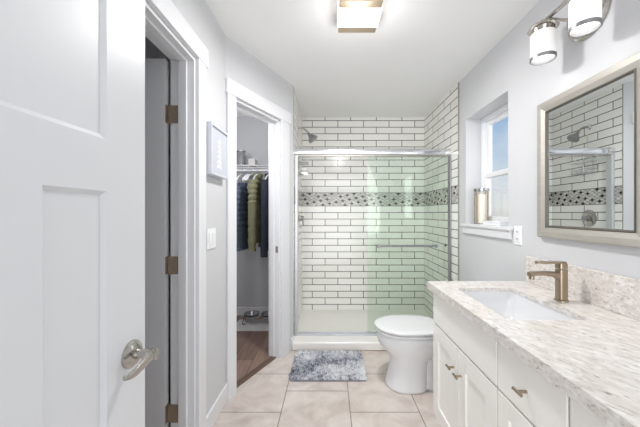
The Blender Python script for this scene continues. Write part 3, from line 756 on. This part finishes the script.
vl = thing('vanity_light', (XR, 1.27, 2.13), 'two shade brushed nickel vanity light above the mirror', 'vanity light')
VX = 1.037
MB().lathe([(.105, 0), (.105, -.010), (.095, -.020), (.02, -.024)], (XR, 1.27, 2.125), 40, 'X').build('backplate', 'nickel', vl, smooth='auto')
MB().tube([(VX, 1.10, 2.165), (VX, 1.44, 2.165)], .0095, 14).build('crossbar', 'nickel', vl, smooth='auto')
for sg in (-1, 1):
    MB().tube(bez((XR-.02, 1.27+sg*.02, 2.125), (XR-.07, 1.27+sg*.03, 2.11), (VX+.01, 1.27+sg*.05, 2.14), (VX, 1.27+sg*.085, 2.165), 12), .007, 12).build('arm', 'nickel', vl, smooth='auto')
for y in (1.383, 1.156):
    MB().lathe([(.012, 2.175), (.018, 2.160), (.062, 2.142), (.064, 2.138), (.064, 2.134), (.048, 2.132), (.044, 2.11), (.0, 2.108)], (VX, y, 0), 36).build('shade_cap', 'nickel', vl, smooth='auto')
    s_ = MB().lathe([(.0485, 2.112), (.0515, 2.108), (.0515, 1.996), (.0485, 1.996), (.0485, 2.108)], (VX, y, 0), 40, cap0=False, cap1=False).build('shade', 'shade_glass', vl, smooth='auto')
    MB().lathe([(.0475, 1.984), (.0540, 1.984), (.0540, 1.998), (.0475, 1.998), (.0475, 1.984)], (VX, y, 0), 40, cap0=False, cap1=False).build('shade_rim', 'rim_metal', s_, smooth='auto')
    MB().lathe([(.001, 2.018), (.0482, 2.018), (.0482, 2.021), (.001, 2.021)], (VX, y, 0), 32).build('inner_diffuser', 'bulb_glow', s_, smooth='auto')
    lamp('vanity_lamp_light', 'AREA', (VX, y, 2.012), VAN_W, .07).data.spread = R(110)

# ------------------------------------------------------------------ window sill things
ln = thing('candle_lantern', (1.225, 2.30, WZ0), 'glass candle holder with cream pillar candle on the window sill', 'candle')
MB().lathe([(.056, 0), (.056, .008), (.05, .010)], (1.225, 2.30, WZ0), 28).build('base', 'steel', ln, smooth='auto')
MB().lathe([(.042, .010), (.042, .235), (.036, .24)], (1.225, 2.30, WZ0), 28).build('candle', 'candle_wax', ln, smooth='auto')
MB().lathe([(.054, .010), (.054, .270), (.051, .270), (.051, .010)], (1.225, 2.30, WZ0), 32, cap0=False, cap1=False).build('glass_cylinder', 'clear_glass', ln, smooth='auto')
MB().lathe([(.050, .268), (.058, .268), (.058, .285), (.050, .285), (.050, .268)], (1.225, 2.30, WZ0), 32, cap0=False, cap1=False).build('rim', 'steel', ln, smooth='auto')
for k in range(4):
    a = R(28 + 90*k)
    MB().box(-.005, .005, -.004, .004, .008, .27, Matrix.Translation((1.225+.0555*math.cos(a), 2.30+.0555*math.sin(a), WZ0))).build('upright', 'hinge_bronze', ln)
bx = thing('flat_box', (1.215, 2.08, WZ0), 'small flat white box lying on the window sill', 'box')
MB().box(1.18, 1.25, 1.975, 2.195, WZ0+.0005, WZ0+.018).build('tray', 'plastic_white', bx, bevel=.002)
MB().box(1.178, 1.252, 1.973, 2.197, WZ0+.0185, WZ0+.030).build('cover', 'plastic_white', bx, bevel=.003)

# ------------------------------------------------------------------ closet
lamp('closet_fill', 'POINT', (-.95, 2.3, 1.95), CLOSET_FILL, .10)  # added fill point, no fixture modelled for it
SHZ, RY = 1.765, 3.16
ws = thing('wire_shelf', (-1.0, 3.3, SHZ), 'white wire closet shelf with hanging rod', 'shelf')
b = MB()
for y in (3.12, 3.28, 3.44): b.tube([(-1.5, y, SHZ), (-.462, y, SHZ)], .004, 8)
for k in range(42):
    x = -1.49 + k*.0247; b.tube([(x, 3.12, SHZ+.003), (x, 3.445, SHZ+.003)], .002, 6)
for k in range(42):
    x = -1.49 + k*.0247; b.tube([(x, 3.118, SHZ+.003), (x, 3.118, SHZ-.03)], .002, 6)
b.tube([(-1.5, 3.118, SHZ-.03), (-.462, 3.118, SHZ-.03)], .004, 8)
b.build('wire_deck', 'plastic_white', ws, smooth=True)
MB().tube([(-1.5, RY, SHZ-.05), (-.462, RY, SHZ-.05)], .012, 12).build('rod', 'plastic_white', ws, smooth='auto')
RZ = SHZ-.05+.012
cn = thing('metal_canister', (-1.01, 3.23, SHZ), 'ribbed metal canister standing on the closet shelf', 'canister')
pr = [(.05, .007)]
for k in range(13): pr += [(.052, .010+k*.012), (.055, .015+k*.012)]
MB().lathe(pr+[(.052, .168), (.045, .168)], (-1.01, 3.23, SHZ), 28).build('body', 'steel', cn, smooth='auto')
MB().lathe([(.057, .169), (.057, .18), (.02, .186), (.012, .19)], (-1.01, 3.23, SHZ), 28).build('lid', 'steel', cn, smooth='auto')
tag(MB().box(-.915, -.84, 3.18, 3.30, SHZ+.0065, SHZ+.085).build('storage_box', 'mat_grey', loc=(-.88, 3.24, SHZ), bevel=.004), 'low grey box beside the canister on the closet shelf', 'box')

def hanger(x, rz, label, group=None):
    t = thing('clothes_hanger', (x, RY, RZ), label, 'hanger', group)
    t.rotation_euler = (0, 0, 0)
    b = MB(); r = .019
    hk = [(x, RY + r*math.sin(R(a)), RZ - .012 + r*math.cos(R(a))) for a in range(-110, 100, 15)]
    hk = [(x, RY + .016*math.sin(R(a)), RZ + .006 - .016 + .016*math.cos(R(a))) for a in range(-120, 91, 15)] + [(x, RY+.012, RZ-.045), (x, RY, RZ-.065)]
    b.tube(hk, .0025, 8).build('hook', 'steel', t, smooth='auto')
    b = MB()
    b.tube(bez((x, RY, RZ-.06), (x, RY-.08, RZ-.07), (x, RY-.17, RZ-.11), (x, RY-.20, RZ-.145), 8), [.009]*9, 8)
    b.tube(bez((x, RY, RZ-.06), (x, RY+.08, RZ-.07), (x, RY+.17, RZ-.11), (x, RY+.20, RZ-.145), 8), [.009]*9, 8)
    b.tube([(x, RY-.20, RZ-.145), (x, RY+.20, RZ-.145)], .005, 8)
    b.build('shoulder_bar', 'plastic_white', t, smooth='auto')
    t.rotation_euler = (0, 0, rz)
    return t
EMP = 'empty white hanger on the closet rod, left of the olive jacket'
h0 = hanger(-1.045, 0, EMP, 'empty hangers')
for x in (-.91, -.89, -.87):
    c = copy_tree(h0); c.location.x = x

def jacket(x, label, matn, length, bodyw=.19, thick=.05, quilt=0, rz=0, sl=.60, drop=0, rs=1):
    t = thing('jacket', (x, RY, RZ-.06), label, 'jacket')
    b = MB(); rgs = []; nz = 40
    z0 = RZ-.085-drop
    for k in range(nz+1):
        u = k/nz; z = z0 - length*u
        sh_ = min(1, (u/.10)**.5) if u < .10 else 1
        wy = .06 + (bodyw-.06)*sh_ + .015*u; tx = thick*(.45+.55*min(1, u/.15)) * (1+.15*u)
        q = quilt*abs(math.sin(PI*z/.055))
        rgs.append([(x+(tx+q)*math.cos(a)*(1+.06*math.sin(3*a+u*5)), RY+(wy+q)*math.sin(a), z) for a in [2*PI*i/28 for i in range(28)]])
    b.rings(rgs).build('body', matn, t, smooth='auto')
    for sg in (-1, 1):
        rgs = []
        pts = bez((x, RY+sg*(bodyw-.05), z0-.05), (x, RY+sg*(bodyw+.03), z0-.08), (x-.0, RY+sg*(bodyw+.035), z0-.3), (x-.012, RY+sg*(bodyw+.01), z0-sl), 36)
        for i, p in enumerate(pts):
            u = i/36; r = (.062 - .018*u)*rs; q = quilt*abs(math.sin(PI*p.z/.055))
            rgs.append([p + Vector(((r*.85+q)*math.cos(a), (r+q)*math.sin(a), 0)) for a in [2*PI*k/18 for k in range(18)]])
        MB().rings(rgs).build('sleeve', matn, t, smooth='auto')
    b = MB(); b.lathe([(.05, 0), (.056, .03), (.05, .045), (.044, .03)], (x, RY, z0-.012), 20, cap0=False, cap1=False)
    b.build('collar', matn, t, smooth='auto')
    t.rotation_euler = (0, 0, rz); return t
def jh(x, txt, rz=0): hanger(x, rz, 'white hanger holding the ' + txt)
jh(-.975, 'blue grey quilted jacket'); jacket(-.975, 'blue grey quilted jacket at the left of the closet rod', 'navy_quilt', .70, quilt=.013, sl=.62, drop=.10, thick=.04, rs=.72)
jh(-.80, 'olive quilted jacket'); jacket(-.80, 'olive green quilted jacket hanging in middle of closet rod', 'olive_quilt', .72, quilt=.014, sl=.80, thick=.045, rs=.85)
jh(-.675, 'dark navy jacket'); jacket(-.675, 'dark navy plain jacket hanging right of the olive one', 'dark_navy', .80, sl=.86, thick=.05, rs=.95)
jh(-.56, 'blue shirt'); jacket(-.56, 'light blue shirt at the right end of the closet rod', 'blue_cloth', .5, sl=.42, thick=.035, rs=.7)

tag(MB().prism(rrect(-1.05, -.58, 2.98, 3.29, .02), .0005, .008).build('feeding_mat', 'mat_grey', loc=(-.8, 3.13, 0), bevel=.002), 'pale grey mat under the pet bowls on the closet floor', 'mat')
ps = thing('bowl_stand', (-.79, 3.18, .008), 'black wire pet bowl stand on the closet mat', 'bowl stand')
bxs = (-.875, -.69)
b = MB()
for x in bxs: b.tube([(x+.078*math.cos(a), 3.18+.078*math.sin(a), .105) for a in [2*PI*k/28 for k in range(28)]], .004, 8, closed=True)
b.build('ring', 'black_metal', ps, smooth='auto')
for x, y, dx in ((-.955, 3.13, -1), (-.955, 3.23, -1), (-.61, 3.13, 1), (-.61, 3.23, 1)):
    MB().tube([(x-dx*.012, y, .106), (x, y, .06), (x+dx*.01, y, .02), (x+dx*.004, y, .012), (x-dx*.012, y, .013), (x-dx*.012, y, .026)], .004, 8).build('leg', 'black_metal', ps, smooth='auto')
for x, lb in zip(bxs, ('steel pet bowl in stand, fully seen in the closet opening', 'steel pet bowl in stand, cut off by the right closet jamb')):
    tag(MB().lathe([(.045, .055), (.062, .07), (.074, .112), (.086, .118), (.086, .121), (.070, .116), (.056, .075), (.0, .062)], (x, 3.18, 0), 32).build('pet_bowl', 'steel', loc=(x, 3.18, .055), smooth='auto'), lb, 'bowl')
